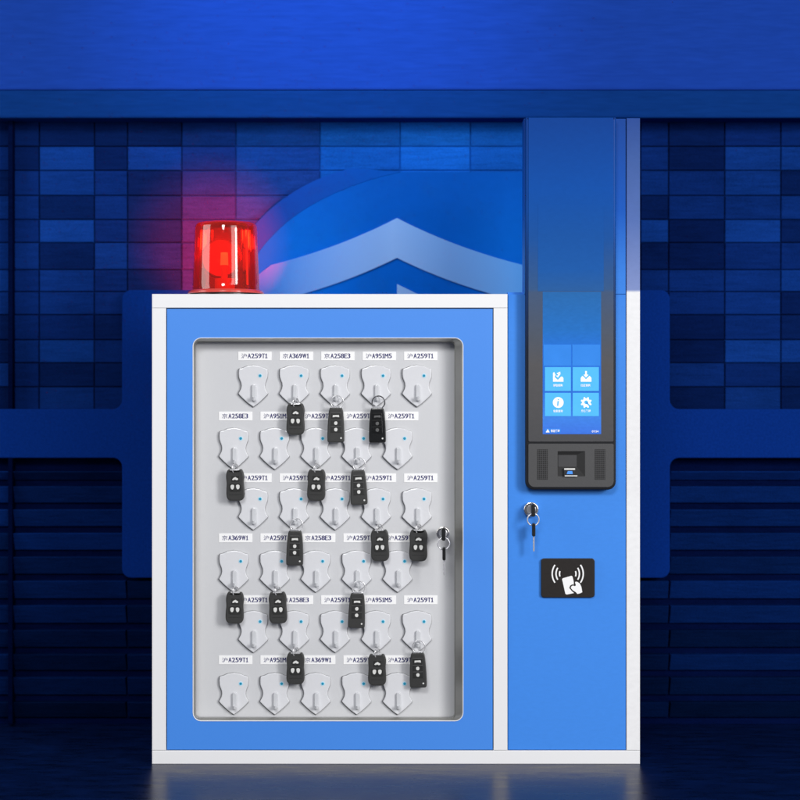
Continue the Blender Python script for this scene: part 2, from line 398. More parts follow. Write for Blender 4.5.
bm = bmesh.new(); box(bm, PX(-430, YW), PX(1240, YW), YW - .10, YW + .2, PZ(90, YW - .1), PZ(-190, YW - .1), .006)
fa = obj('ceiling', bm, 'fascia'); fa['kind'] = 'structure'; fa['label'] = 'smooth bright blue fascia across the top of the wall'
bm = bmesh.new(); box(bm, PX(-430, YW), PX(1240, YW), YW - .096, YW + .2, PZ(118, YW - .096), PZ(89.5, YW - .1) , .006)
fb = obj('beam', bm, 'beam'); fb['kind'] = 'structure'; fb['label'] = 'darker blue beam running under the bright fascia'

# wall plate in the shape of a cross bar behind the cabinet
YP = YW - .05
def T(pts, Y): return [(PX(x, Y), PZ(y, Y)) for x, y in pts]
def corner(cx, cy, r, a0, a1, n=6):
    return [(cx + r * math.cos(math.radians(a0 + (a1 - a0) * i / n)), cy + r * math.sin(math.radians(a0 + (a1 - a0) * i / n))) for i in range(n + 1)]
r = 9
def half(xe, xl, sgn):
    # from the far end of the bar to the plate and back, top side then bottom side (photo pixels, y down)
    return None
out = []
out += [(-410, 409)]
out += [(122 - r + r * math.sin(math.radians(a)), 409 - r + r * math.cos(math.radians(a))) for a in range(0, 91, 15)]       # inner corner
out += [(122 + r - r * math.cos(math.radians(a)), 290 + r - r * math.sin(math.radians(a))) for a in range(0, 91, 15)]
out += [(670 - r + r * math.sin(math.radians(a)), 290 + r - r * math.cos(math.radians(a))) for a in range(0, 91, 15)]
out += [(670 + r - r * math.cos(math.radians(a)), 409 - r + r * math.sin(math.radians(a))) for a in range(0, 91, 15)]
out += [(1210, 409), (1210, 458)]
out += [(670 + r - r * math.sin(math.radians(a)), 458 + r - r * math.cos(math.radians(a))) for a in range(0, 91, 15)]
out += [(670 - r + r * math.cos(math.radians(a)), 578 - r + r * math.sin(math.radians(a))) for a in range(0, 91, 15)]
out += [(122 + r - r * math.sin(math.radians(a)), 578 - r + r * math.cos(math.radians(a))) for a in range(0, 91, 15)]
out += [(122 - r + r * math.cos(math.radians(a)), 458 + r - r * math.sin(math.radians(a))) for a in range(0, 91, 15)]
out += [(-410, 458)]
bm = bmesh.new(); prism(bm, T(out, YP), YP, YW, .003)
wp = obj('wall_plate', bm, 'plate')
wp['label'] = 'blue rounded plate with a horizontal cross bar on the wall behind the cabinet'; wp['category'] = 'wall panel'

# shield emblem on the wall
YE = YP - .008
em = thing('shield_emblem', 'large shield shaped emblem with a pale blue peak on the wall above the cabinet', 'emblem', (PX(397, YE), YE, PZ(300, YE)))
M['em_back'] = zramp(mat('emblem_back', (0, 0, 0), 0.5, vary=0, bump=0.15, scale=170, spec=0),
    [(PZ(300, YE), lin(8, 92, 192)), (PZ(240, YE), lin(9, 90, 186)), (PZ(200, YE), lin(10, 82, 174)), (PZ(170, YE), lin(10, 74, 160))], 0.03, (40, 40, 60))
def hgrad(m, x0, x1, c0, c1, cm=None):
    nt = m.node_tree; b = nt.nodes['Principled BSDF']; N = nt.nodes.new; L = nt.links.new
    g = N('ShaderNodeNewGeometry'); sx = N('ShaderNodeSeparateXYZ'); L(g.outputs['Position'], sx.inputs[0])
    mr = N('ShaderNodeMapRange'); mr.inputs[1].default_value = x0; mr.inputs[2].default_value = x1; L(sx.outputs['X'], mr.inputs[0])
    cr = N('ShaderNodeValToRGB'); e = cr.color_ramp.elements
    e[0].color = (*c0, 1); e[1].color = (*c1, 1)
    if cm:
        q = e.new(.5); q.color = (*cm, 1)
    L(mr.outputs[0], cr.inputs[0]); L(cr.outputs[0], b.inputs['Base Color']); return m
M['em_band'] = hgrad(mat('emblem_band', (0, 0, 0), 0.5, vary=0, bump=0.05, scale=170, spec=0), PX(262, YE), PX(523, YE), lin(38, 104, 190), lin(80, 144, 214), lin(136, 176, 228))
M['em_arc'] = hgrad(mat('emblem_arc', (0, 0, 0), 0.5, vary=0, bump=0.25, scale=170, spec=0), PX(240, YE), PX(400, YE), lin(22, 56, 142), lin(10, 74, 160))
def bez(p0, p1, p2, n=12):
    return [((1 - t) ** 2 * p0[0] + 2 * t * (1 - t) * p1[0] + t * t * p2[0], (1 - t) ** 2 * p0[1] + 2 * t * (1 - t) * p1[1] + t * t * p2[1]) for t in [i / n for i in range(n + 1)]]
arc_lo = bez((252, 262), (292, 196), (400, 172))
arc_hi = bez((236, 250), (276, 186), (352, 168))
bm = bmesh.new()
prism(bm, T([(252, 262)] + arc_lo[1:] + [(523, 172), (523, 330), (252, 330)], YE), YE, YP + .01, .001); obj('emblem_back', bm, 'em_back', em)
bm = bmesh.new(); prism(bm, T(arc_hi + arc_lo[::-1], YE - .001), YE - .001, YE + .02, .0005); obj('arc_band', bm, 'em_arc', em)
cl = bez((397, 218), (455, 248), (523, 265)); lo = bez((397, 258), (450, 284), (506, 298))
ch = [(397, 218)] + cl[1:] + [(523, 335), (506, 335)] + lo[::-1] + [(800 - 6 - x, y) for x, y in lo][1:] + [(288, 335), (246, 335), (246, 284)] + [(794 - x, y) for x, y in cl][::-1][:-1]
ch = [p for i, p in enumerate(ch) if i == 0 or (abs(p[0] - ch[i - 1][0]) + abs(p[1] - ch[i - 1][1])) > .01]
bm = bmesh.new(); prism(bm, T(ch, YE - .006), YE - .006, YE + .01, .001); obj('peak_band', bm, 'em_band', em)
bm = bmesh.new(); prism(bm, T([(397, 284), (424, 297), (424, 330), (397, 330)], YE - .005), YE - .005, YE + .01, .001); obj('inner_mark', bm, 'em_band', em)

# ------------------------------------------------------------------ cabinet
BY = 0.058                      # key board depth
DEP = 0.30
cab = thing('key_cabinet', 'blue and white metal key cabinet with a glazed door and a tall right column', 'key cabinet', (0, 0, 0))
X, Z = PX, PZ
bm = bmesh.new()
box(bm, X(152.6), X(166), .012, DEP, Z(752), Z(296)); box(bm, X(153), X(507), .0125, DEP - .001, Z(307), Z(294.6))
box(bm, X(494), X(507.4), .013, DEP - .002, Z(752), Z(307)); box(bm, X(153), X(507), DEP - .012, DEP - .003, Z(752), Z(306))
box(bm, X(153), X(639.4), .014, DEP - .004, Z(763.6), Z(751))
obj('cabinet_body', bm, 'white', cab)
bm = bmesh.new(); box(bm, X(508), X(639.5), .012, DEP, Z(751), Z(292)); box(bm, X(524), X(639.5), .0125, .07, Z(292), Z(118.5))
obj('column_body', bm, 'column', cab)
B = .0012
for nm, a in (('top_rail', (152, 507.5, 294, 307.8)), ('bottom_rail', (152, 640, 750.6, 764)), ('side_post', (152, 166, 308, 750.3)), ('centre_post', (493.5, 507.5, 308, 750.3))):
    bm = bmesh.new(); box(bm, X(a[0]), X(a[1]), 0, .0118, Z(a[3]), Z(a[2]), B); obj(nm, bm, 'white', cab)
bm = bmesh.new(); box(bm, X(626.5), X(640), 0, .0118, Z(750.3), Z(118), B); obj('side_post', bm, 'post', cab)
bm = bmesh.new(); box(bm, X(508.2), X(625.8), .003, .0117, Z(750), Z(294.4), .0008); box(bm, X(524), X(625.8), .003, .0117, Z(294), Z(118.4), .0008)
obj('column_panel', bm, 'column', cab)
# door with its rounded window
op = rr(X(193), Z(721), X(463), Z(338), 8 * S, 5)
bm = bmesh.new()
plate_hole(bm, rect4(X(166.9), Z(749.8), X(492.7), Z(308.8)), op, .002, .0115)
door = obj('door', bm, 'blue', cab)
inn = rr(X(194.6, .03), Z(718.8, .03), X(455, .03), Z(341.6, .03), 4 * S, 5)
inn2 = rr(X(194.9, .03), Z(718.4, .03), X(454.6, .03), Z(342, .03), 4 * S, 5)
bm = bmesh.new(); ring_loft(bm, [(offset(op, -.002), .0119), (offset(op, .0002), .004), (inn, .030), (inn2, .0295), (inn2, BY - .004)])
obj('window_trim', bm, 'trim', door, normals=False)
bm = bmesh.new()
lip = offset(op, -.0012)
ring_loft(bm, [(lip, .0019), (offset(op, -.0004), .0006), (offset(op, .0008), .0012), (offset(op, .0008), .004)])
obj('window_edge', bm, M['white'], door, normals=False)
bm = bmesh.new(); flat(bm, offset(op, .0006), .0085); obj('window_glass', bm, 'glass', door)
bm = bmesh.new(); box(bm, X(188), X(470), BY, BY + .006, Z(728), Z(330)); obj('key_board', bm, 'board', cab)

# hook shields on the board
KB = k(BY)
def sh(pts): return [((x - 15.3) * KB, -y * KB) for x, y in pts]
half_l = [(15.3, 0)] + [(9, 1.0), (5, 2.8), (1.8, 3.6), (1.0, 4.6), (.7, 8), (1.0, 12.2), (2.0, 15), (3.2, 18), (3.5, 21), (2.9, 24), (1.5, 26.8), (.6, 28.2), (1.0, 29.4), (5, 33.5), (10, 38), (15.3, 41.8)]
outl = half_l + [(30.6 - x, y) for x, y in half_l[::-1]][1:-1]
def proto(name, mesh_bm, m): return obj(name, mesh_bm, m)
def placed(src, parent, loc):
    o = src.copy(); COL.objects.link(o); o.parent = parent; o.location = loc; return o
bm = bmesh.new(); PT = .0085; prism(bm, sh(outl), -PT, 0, .0022, 3); h_plate = obj('key_hook', bm, 'shield')
bm = bmesh.new(); prism(bm, [(x - .35 * KB, z - .25 * KB) for x, z in offset(sh(outl), -.45 * KB)], -.0035, 0, .0008, 1); h_edge = obj('shaded_edge', bm, 'edge_shade')  # added dark sheet shifted left and down for shading along the shield edges
bm = bmesh.new()
pk = rr((14.0 - 15.3) * KB, -36.6 * KB, (18.6 - 15.3) * KB, -19.4 * KB, 2.2 * KB, 4)
prism(bm, pk, -PT - .0065, -PT + .001, .002, 3)
rod(bm, ((16.3 - 15.3) * KB, -PT, -34.6 * KB), ((16.3 - 15.3) * KB, -PT - .016, -34.0 * KB), 1.5 * KB, 14)
rod(bm, ((16.3 - 15.3) * KB, -PT - .014, -34.6 * KB), ((16.3 - 15.3) * KB, -PT - .0165, -31.8 * KB), 1.35 * KB, 14)
h_peg = obj('peg', bm, 'peg')
bm = bmesh.new(); prism(bm, circ((22.3 - 15.3) * KB, -10.8 * KB, 2.2 * KB, 20), -PT - .0006, -PT + .001, .0003); h_halo = obj('light_halo', bm, 'led_halo')  # pale disc painting the indicator's halo
bm = bmesh.new(); prism(bm, circ((22.3 - 15.3) * KB, -10.8 * KB, 1.35 * KB, 20), -PT - .0013, -PT, .0004); h_led = obj('indicator_light', bm, 'led')
bm = bmesh.new(); prism(bm, rr(0, -8.8 * KB, 33.4 * KB, 0, .3 * KB, 2), -.0012, 0, .0003); n_plate = obj('number_label', bm, 'card')

tag_y = [351.6, 411.7, 473.5, 533.5, 595.5, 655.5]; sh_y = [365, 427.6, 488, 550.2, 610.4, 672.4]
tags = [['沪A259T1', '京A369W1', '京A258E3', '沪A951M5', '沪A259T1'], ['京A258E3', '沪A951M5', '沪A259T1', '沪A259T1', '沪A259T1'],
        ['沪A259T1'] * 5, ['京A369W1', '沪A259T1', '京A258E3', '沪A259T1', '沪A259T1'],
        ['沪A259T1', '京A258E3', '沪A259T1', '沪A951M5', '沪A259T1'], ['沪A259T1', '沪A951M5', '京A369W1', '沪A259T1', '沪A259T1']]
def glyph_run(chars, x0, z0, x1, z1):
    """letters set cell by cell, doubled a hair apart for weight"""
    wts = {'M': 1.25, 'W': 1.3, '1': .72, 'T': .95, 'E': .85}
    tot = sum(wts.get(c, 1) for c in chars); x = x0; out = []
    for c in chars:
        w_ = wts.get(c, 1) / tot * (x1 - x0); g = w_ * .08
        for dx, dy in ((0, 0), (.34 * KB, .00012)):
            a0, a1 = x + g + dx - .17 * KB, x + w_ - g + dx - .17 * KB
            if c == '1':
                wd, h = a1 - a0, z1 - z0
                P_ = [(.42, 0), (.66, 0), (.66, 1), (.50, 1), (.14, .80), (.14, .66), (.42, .80)]
                b_ = bmesh.new(); flat(b_, [(a0 + p * wd, z0 + q_ * h) for p, q_ in P_], -.0016 - dy)
                flat(b_, [(a0 + .1 * wd, z0), (a0 + .42 * wd, z0), (a0 + .42 * wd, z0 + .13 * h), (a0 + .1 * wd, z0 + .13 * h)], -.0016 - dy)
                flat(b_, [(a0 + .66 * wd, z0), (a0 + .98 * wd, z0), (a0 + .98 * wd, z0 + .13 * h), (a0 + .66 * wd, z0 + .13 * h)], -.0016 - dy)
                out.append(obj('lettering', b_, 'ink', normals=False))
            else: out.append(text('lettering', c, a0, z0, a1, z1, -.0016 - dy, 'ink', None))
        x += w_
    return out
let = {}
for t in sorted({t for r_ in tags for t in r_}):
    pcs = [text('lettering', t[0], 3.2 * KB, -6.7 * KB, 8.7 * KB, -2.0 * KB, -.0016, 'ink', None)] + glyph_run(t[1:], 9.4 * KB, -6.6 * KB, 29.4 * KB, -2.0 * KB)
    bmj = bmesh.new()
    for a in pcs: bmj.from_mesh(a.data)
    me = bpy.data.meshes.new('lettering'); bmj.to_mesh(me); bmj.free(); me.materials.append(M['ink'])
    for a in pcs: bpy.data.objects.remove(a)
    let[t] = me
hook_pos = {}
for r_ in range(6):
    for c_ in range(5):
        x0 = (238.1 if r_ % 2 == 0 else 218.7) + 40.9 * c_
        tx = (238.2 if r_ % 2 == 0 else 218.9) + (41.45 if r_ % 2 == 0 else 41.5) * c_
        # the measured photo positions are on the board itself
        loc = Vector((PX(x0 + 15.3, BY), BY, PZ(sh_y[r_], BY)))
        hp = placed(h_plate, cab, loc); hook_pos[(r_, c_)] = loc
        placed(h_peg, hp, (0, 0, 0)); rm = placed(h_led, hp, (0, 0, 0)); placed(h_halo, hp, (0, 0, 0)); placed(h_edge, hp, (0, 0, 0))
        tp = placed(n_plate, cab, (PX(tx, BY), BY, PZ(tag_y[r_], BY)))
        tp['label'] = 'white number label reading ' + tags[r_][c_]
        lt = bpy.data.objects.new('lettering', let[tags[r_][c_]]); COL.objects.link(lt); lt.parent = tp
for o in (h_edge, h_plate, h_peg, h_led, h_halo, n_plate): bpy.data.objects.remove(o)

# locks
def lock(cx, cy, r, y0, y1):
    bm = bmesh.new()
    prism(bm, circ(X(cx), Z(cy), r * S, 32), y0, y1, .0018, 3)
    L = obj('lock', bm, 'chrome', cab)
    bm = bmesh.new(); prism(bm, circ(X(cx), Z(cy), r * .62 * S, 24), y0 - .0008, y0 + .001, .0004); obj('lock_core', bm, 'steel', L)
    return L
lock(531, 509.3, 7.3, -.010, .004)
lock(443, 533.2, 6.6, -.006, .014)
bm = bmesh.new(); rod(bm, (X(443), .014, Z(533.2)), (X(443), .034, Z(533.2)), 5 * S, 20); obj('lock_barrel', bm, 'chrome', cab)

def lock_keys(label, cx, cy, y):
    t = thing('lock_keys', label, 'keys', (X(cx), y, Z(cy)), 'keys hanging in the cabinet locks')
    bm = bmesh.new(); prism(bm, rr(X(cx - .1) , Z(cy + 6.5), X(cx + 3.6), Z(cy - 6), 1.2 * S, 3), y - .03, y + .001, .0012)
    obj('key_head', bm, 'black', t)
    bm = bmesh.new(); torus(bm, (X(cx + 1.8), y - .022, Z(cy + 9.6)), 5.9 * S, .62 * S, rotz=.15); obj('ring', bm, 'steel', t, smooth=True)
    bm = bmesh.new(); prism(bm, rr(X(cx + .6), Z(cy + 26), X(cx + 3.8), Z(cy + 13.2), 1 * S, 3), y - .03, y - .012, .0012)
    obj('key_head', bm, 'black', t)
    bm = bmesh.new(); zt, zb = Z(cy + 25.6), Z(cy + 41.5); pts = [(X(cx + 1.7), zt)]
    n = 9
    for i in range(n):
        z = zt + (zb - zt) * (i + .5) / n; pts += [(X(cx + (1.45 if i % 2 else 1.75)), z)]
    pts += [(X(cx + 2.2), zb), (X(cx + 3.0), zb + .002), (X(cx + 3.0), zt)]
    prism(bm, pts, y - .024, y - .018, .0003); obj('key_blade', bm, 'steel', t)
    return t
lock_keys('pair of keys on a steel ring hanging from the lock on the blue column', 530.6, 509.3, -.010)
lock_keys('pair of keys on a steel ring hanging from the lock on the glazed door', 441.6, 533.2, -.006)

# card reader
cr_y = -.004
bm = bmesh.new(); prism(bm, rr(X(541), Z(597.3), X(594.6), Z(558.3), 3 * S, 5), cr_y, .0035, .0012); rd = obj('card_reader', bm, 'reader', cab)
def q(x, y): return (X(535 + x / 12.308), Z(552 + y / 12.308))
bm = bmesh.new(); yy = cr_y - .0005
def arc_strip(bm, cx, cy, R, a0, a1, w, y):
    n = 14; vi = []; 
    for i in range(n + 1):
        a = math.radians(a0 + (a1 - a0) * i / n)
        p = q(cx + (R - w / 2) * math.cos(a), cy - (R - w / 2) * math.sin(a)); p2 = q(cx + (R + w / 2) * math.cos(a), cy - (R + w / 2) * math.sin(a))
        vi.append((bm.verts.new((p[0], y, p[1])), bm.verts.new((p2[0], y, p2[1]))))
    for a, b in zip(vi, vi[1:]): bm.faces.new((a[0], a[1], b[1], b[0]))
for (cx, R, da) in ((400, 100, 19), (390, 133, 33), (400, 190, 35)):
    arc_strip(bm, cx, 266, R, 180 - da, 180 + da, 17, yy)
    arc_strip(bm, 802 - cx, 266, R, -da, da, 17, yy)
flat(bm, [q(*p) for p in [(332, 335), (338, 322), (445, 291), (458, 297), (478, 372), (492, 500), (388, 522), (372, 512)]], yy)
obj('card_symbol', bm, 'print', rd, normals=False)
bm = bmesh.new()
hand_o = [(420, 440), (432, 410), (455, 396), (474, 400), (476, 372), (470, 340), (486, 342), (512, 352), (556, 376), (584, 420), (598, 500), (560, 522), (506, 532), (488, 508), (455, 482)]
flat(bm, [q(*p) for p in hand_o], yy - .0004); obj('hand_outline', bm, 'reader', rd, normals=False)
bm = bmesh.new()
hand_i = [(438, 440), (446, 420), (464, 410), (488, 418), (502, 408), (490, 372), (500, 362), (520, 366), (550, 386), (568, 425), (580, 492), (552, 506), (520, 514), (500, 492), (462, 468)]
flat(bm, [q(*p) for p in hand_i], yy - .0008); obj('hand_symbol', bm, 'print', rd, normals=False)

# ------------------------------------------------------------------ touch terminal
tm = thing('touch_terminal', 'tall dark grey touch screen terminal mounted on the blue column', 'terminal', (X(569.5), 0, Z(489)))
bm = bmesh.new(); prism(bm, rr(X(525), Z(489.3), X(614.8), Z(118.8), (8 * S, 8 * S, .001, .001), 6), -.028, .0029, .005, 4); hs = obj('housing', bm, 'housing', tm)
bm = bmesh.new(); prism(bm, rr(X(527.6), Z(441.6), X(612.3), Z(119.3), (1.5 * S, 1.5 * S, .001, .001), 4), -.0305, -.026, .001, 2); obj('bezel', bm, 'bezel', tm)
bm = bmesh.new(); prism(bm, rr(X(541.8), Z(434), X(599.9), Z(292.5), .0006, 2), -.0311, -.029, .0003, 1); scn = obj('screen', bm, 'screen', tm)
bm = bmesh.new(); prism(bm, rr(X(537), Z(292), X(602.5), Z(205), .0006, 2), -.0309, -.029, .0002, 1); obj('screen_top', bm, 'top_fade', tm)  # panel added to carry the screen's painted fade-out
ys = -.0316
for (x0, x1, y0, y1, m) in ((544, 569.8, 367.3, 391, 'tile'), (571.6, 597.6, 367.3, 391, 'tile'), (544, 569.8, 392.9, 416, 'tile'), (571.6, 597.6, 392.9, 416, 'tile'),
                            (542.6, 570, 345, 366, 'tile_dim'), (571.2, 599, 345, 366, 'tile_dim')):
    bm = bmesh.new(); prism(bm, rr(X(x0), Z(y1), X(x1), Z(y0), .0003, 2), ys, ys + .001); tl = obj('menu_tile', bm, m, scn)
def s_(x, y): return (X(535 + x / 10), Z(360 + y / 10))
yi = ys - .0005
def icon(bm, polys):
    for p in polys: flat(bm, [s_(*a) for a in p], yi)
bm = bmesh.new()
icon(bm, [[(170, 218), (170, 130), (182, 122), (196, 150), (186, 172), (218, 200), (250, 168), (262, 168), (274, 182), (274, 218)],
          [(205, 135), (240, 118), (245, 132), (222, 150)], [(212, 160), (236, 132), (246, 140), (219, 178), (200, 162), (206, 154)]])
icon(bm, [[(446, 218), (446, 180), (462, 160), (478, 172), (498, 194), (520, 172), (534, 160), (552, 180), (552, 218)],
          [(489, 112), (507, 112), (507, 148), (524, 148), (498, 178), (472, 148), (489, 148)]])
icon(bm, [[(222 + 54 * math.cos(t), 425 + 54 * math.sin(t)) for t in [i * math.pi / 14 for i in range(28)]]])
gear = []
for i in range(16):
    for da in (-.10, .10):
        rg = 56 if i % 2 else 42; t = i * math.pi / 8 + da; gear.append((500 + rg * math.cos(t), 425 + rg * math.sin(t)))
icon(bm, [gear]); obj('menu_icon', bm, 'glyph', scn, normals=False)
bm = bmesh.new()
yi -= .0004
icon(bm, [[(214, 412), (229, 408), (223, 458), (211, 458)], [(218, 392), (230, 392), (229, 401), (217, 401)],
          [(500 + 18 * math.cos(t), 422 + 18 * math.sin(t)) for t in [i * math.pi / 8 for i in range(16)]], [(508, 420), (536, 450), (528, 460), (500, 432)]])
obj('icon_mark', bm, 'tile', scn, normals=False)
for s, x0, y0, x1, y1 in (('领取钥匙', 170, 268, 268, 242), ('归还钥匙', 446, 268, 544, 242), ('信息查询', 172, 522, 266, 496), ('系统管理', 448, 522, 544, 496)):
    a, b = s_(x0, y0), s_(x1, y1); text('lettering', s, a[0], a[1], b[0], b[1], yi, 'glyph', scn, .02)
a, b = s_(92, 725), s_(246, 684)
bm = bmesh.new(); prism(bm, rr(a[0], a[1], b[0], b[1], .0015, 3), -.0314, -.0308); obj('status_badge', bm, 'tile_dim', scn)
bm = bmesh.new(); icon(bm, [[(98, 722), (118, 688), (138, 722)]]); obj('badge_icon', bm, 'glyph', scn, normals=False)
a, b = s_(148, 720), s_(236, 693); text('lettering', '智能管理', a[0], a[1], b[0], b[1], yi, 'glyph', scn, .02)
a, b = s_(556, 722), s_(622, 702); text('lettering', '07:54', a[0], a[1], b[0], b[1], yi, 'glyph', scn, .02)
# lower unit with recess, speakers, fingerprint reader
bm = bmesh.new()
lo_ = rr(X(527.6), Z(486.6), X(612.5), Z(443.4), (6 * S, 6 * S, 1.5 * S, 1.5 * S), 5)
ho_ = rr(X(556.8), Z(475.8), X(583.8), Z(451), .3 * S, 5)
plate_hole(bm, lo_, ho_, -.0305, -.0275, .0006); fp = obj('lower_panel', bm, 'term', tm)
bm = bmesh.new()
i3 = rr(X(557.0), Z(466.8), X(576), Z(454.2), .3 * S, 5)
ring_loft(bm, [(ho_, -.0300), (i3, -.0284)]); prism(bm, i3, -.02839, -.0282)
obj('reader_recess', bm, 'hole', tm)
bm = bmesh.new(); box(bm, X(557.4), X(575.6), -.02855, -.0284, Z(466.4), Z(454.8)); obj('recess_back', bm, 'recess', tm)
bm = bmesh.new(); box(bm, X(562.8), X(574), -.036, -.0295, Z(475.6), Z(468), .0006)
sr = obj('fingerprint_reader', bm, 'term_edge', tm)
bm = bmesh.new(); box(bm, X(563), X(573.8), -.0372, -.0355, Z(469.4), Z(467.8), .0003); box(bm, X(563.5), X(576), -.0374, -.0355, Z(475.9), Z(474.8), .0003); obj('reader_rim', bm, 'mark', sr)
bm = bmesh.new(); prism(bm, [(X(565.5), Z(473.5)), (X(571.5), Z(473.5)), (X(571), Z(470.6)), (X(566.6), Z(470.6))], -.0368, -.0358); obj('sensor', bm, 'sensor', sr)
for gx in (536.4, 593.6):
    bm = bmesh.new(); box(bm, X(gx), X(gx + 10.4), -.0309, -.030, Z(479.2), Z(449)); g_ = obj('speaker_grille', bm, 'hole', tm)
    bm = bmesh.new()
    for i in range(5): x = gx + 1.2 + i * 2.0; box(bm, X(x - .28), X(x + .28), -.0316, -.0306, Z(479), Z(449.2))
    for j in range(15): y = 450.1 + j * 2.02; box(bm, X(gx + .1), X(gx + 10.3), -.03145, -.0306, Z(y + .28), Z(y - .28))
    obj('grille_mesh', bm, 'recess', g_)

# ------------------------------------------------------------------ beacon
bx_, by_ = PX(226, .12), .12
kb = k(by_)
def bz(py): return Z(294.6) + (294 - py) * kb
bc = thing('warning_beacon', 'glowing red warning beacon standing on the left of the cabinet top', 'beacon', (bx_, by_, Z(294.6)))
prof = [(35.2, 290.8), (35.0, 289), (34, 288.2), (33.4, 287.4), (33.0, 280), (31.6, 240), (30.9, 225), (30.2, 222), (28, 220.2), (24, 219.4), (12, 218.9), (.2, 218.8)]
bm = bmesh.new(); lathe(bm, [(r_ * kb, bz(y)) for r_, y in prof], bx_, by_, 128, .00035, 16); dm = obj('dome', bm, 'dome', bc, smooth=True)
bm = bmesh.new(); lathe(bm, [(36.0 * kb, bz(287.4)), (38.2 * kb, bz(289.6)), (38.0 * kb, bz(290.8)), (36 * kb, bz(291.2)), (34.0 * kb, bz(288.6)), (36.0 * kb, bz(287.4))], bx_, by_, 96); obj('rim', bm, 'rim', bc, smooth=True)
bm = bmesh.new(); v_ = lathe(bm, [(.3 * kb, bz(289)), (34 * kb, bz(289)), (36.2 * kb, bz(291.4)), (36.4 * kb, Z(294.2))], bx_, by_, 64); obj('base', bm, 'black', bc)
# reflector: a shallow dish facing the viewer's left
bm = bmesh.new(); cxr, czr = PX(221, .12), bz(256)
n = 40; rings = []
for rr_, dy in ((1, .030), (6, .028), (11, .022), (15, .012), (17.5, .0), (18.6, -.001)):
    rings.append([bm.verts.new((cxr + rr_ * kb * math.cos(2 * math.pi * i / n) * .93, by_ - .01 + dy + .25 * rr_ * kb * math.cos(2 * math.pi * i / n), czr + rr_ * kb * math.sin(2 * math.pi * i / n))) for i in range(n)])
for a, b in zip(rings, rings[1:]):
    for i in range(n): bm.faces.new((a[i], a[(i + 1) % n], b[(i + 1) % n], b[i]))
rf = obj('reflector', bm, 'reflector', bc, smooth=True)
bm = bmesh.new(); torus(bm, (cxr, by_ - .012, czr), 18.6 * kb, 1.3 * kb, rotz=.2); obj('reflector_rim', bm, 'reflector_rim', rf, smooth=True)
bm = bmesh.new(); rod(bm, (PX(225.5, .12), by_ - .035, bz(263)), (PX(225.5, .12), by_ - .035, bz(250.5)), 4 * kb, 20, 3.6 * kb); obj('bulb', bm, 'bulb', bc, smooth=False)
bm = bmesh.new(); rod(bm, (PX(225.5, .12), by_ - .034, bz(278)), (PX(225.5, .12), by_ - .034, bz(263)), 3.4 * kb, 20); rod(bm, (PX(225.5, .12), by_ - .02, bz(290)), (PX(225.5, .12), by_ - .02, bz(276)), 10 * kb, 24); obj('socket', bm, 'socket', bc)

# ------------------------------------------------------------------ car key fobs
KF = k(.04)
def smooth_poly(p, n=1):
    for _ in range(n):
        o = []
        for i in range(len(p)):
            a, b = p[i], p[(i + 1) % len(p)]
            o += [(a[0] * .75 + b[0] * .25, a[1] * .75 + b[1] * .25), (a[0] * .25 + b[0] * .75, a[1] * .25 + b[1] * .75)]
        p = o
    return p
def F(p): return [(x * KF, -y * KF) for x, y in p]
# round-cornered three-button fob, origin at the top centre of the fob
oA = [(-4, 1.8), (-4.8, .2), (-6.8, 0), (-8.6, 3.5), (-9.1, 8), (-8.4, 14), (-9.0, 20), (-9.2, 27), (-7.5, 30.6), (-4.5, 31.8), (4.5, 31.8), (7.5, 30.6), (9.2, 27), (9.0, 20), (8.4, 14), (9.1, 8), (8.6, 3.5), (6.8, 0), (4.8, .2), (4, 1.8)]
oB = [(-6.2, .3), (-7.2, 4), (-7.9, 12), (-8.4, 22), (-8.6, 32.5), (-7.9, 34.4), (-6, 34.8), (6, 34.8), (7.9, 34.4), (8.6, 32.5), (8.4, 22), (7.9, 12), (7.2, 4), (6.2, .3), (5, 0), (-5, 0)]
def mk(name, polys, y0, y1, bev, m, seg=2):
    bm = bmesh.new()
    for p in polys: prism(bm, p, y0, y1, bev, seg)
    return obj(name, bm, m)
FY = -.0135
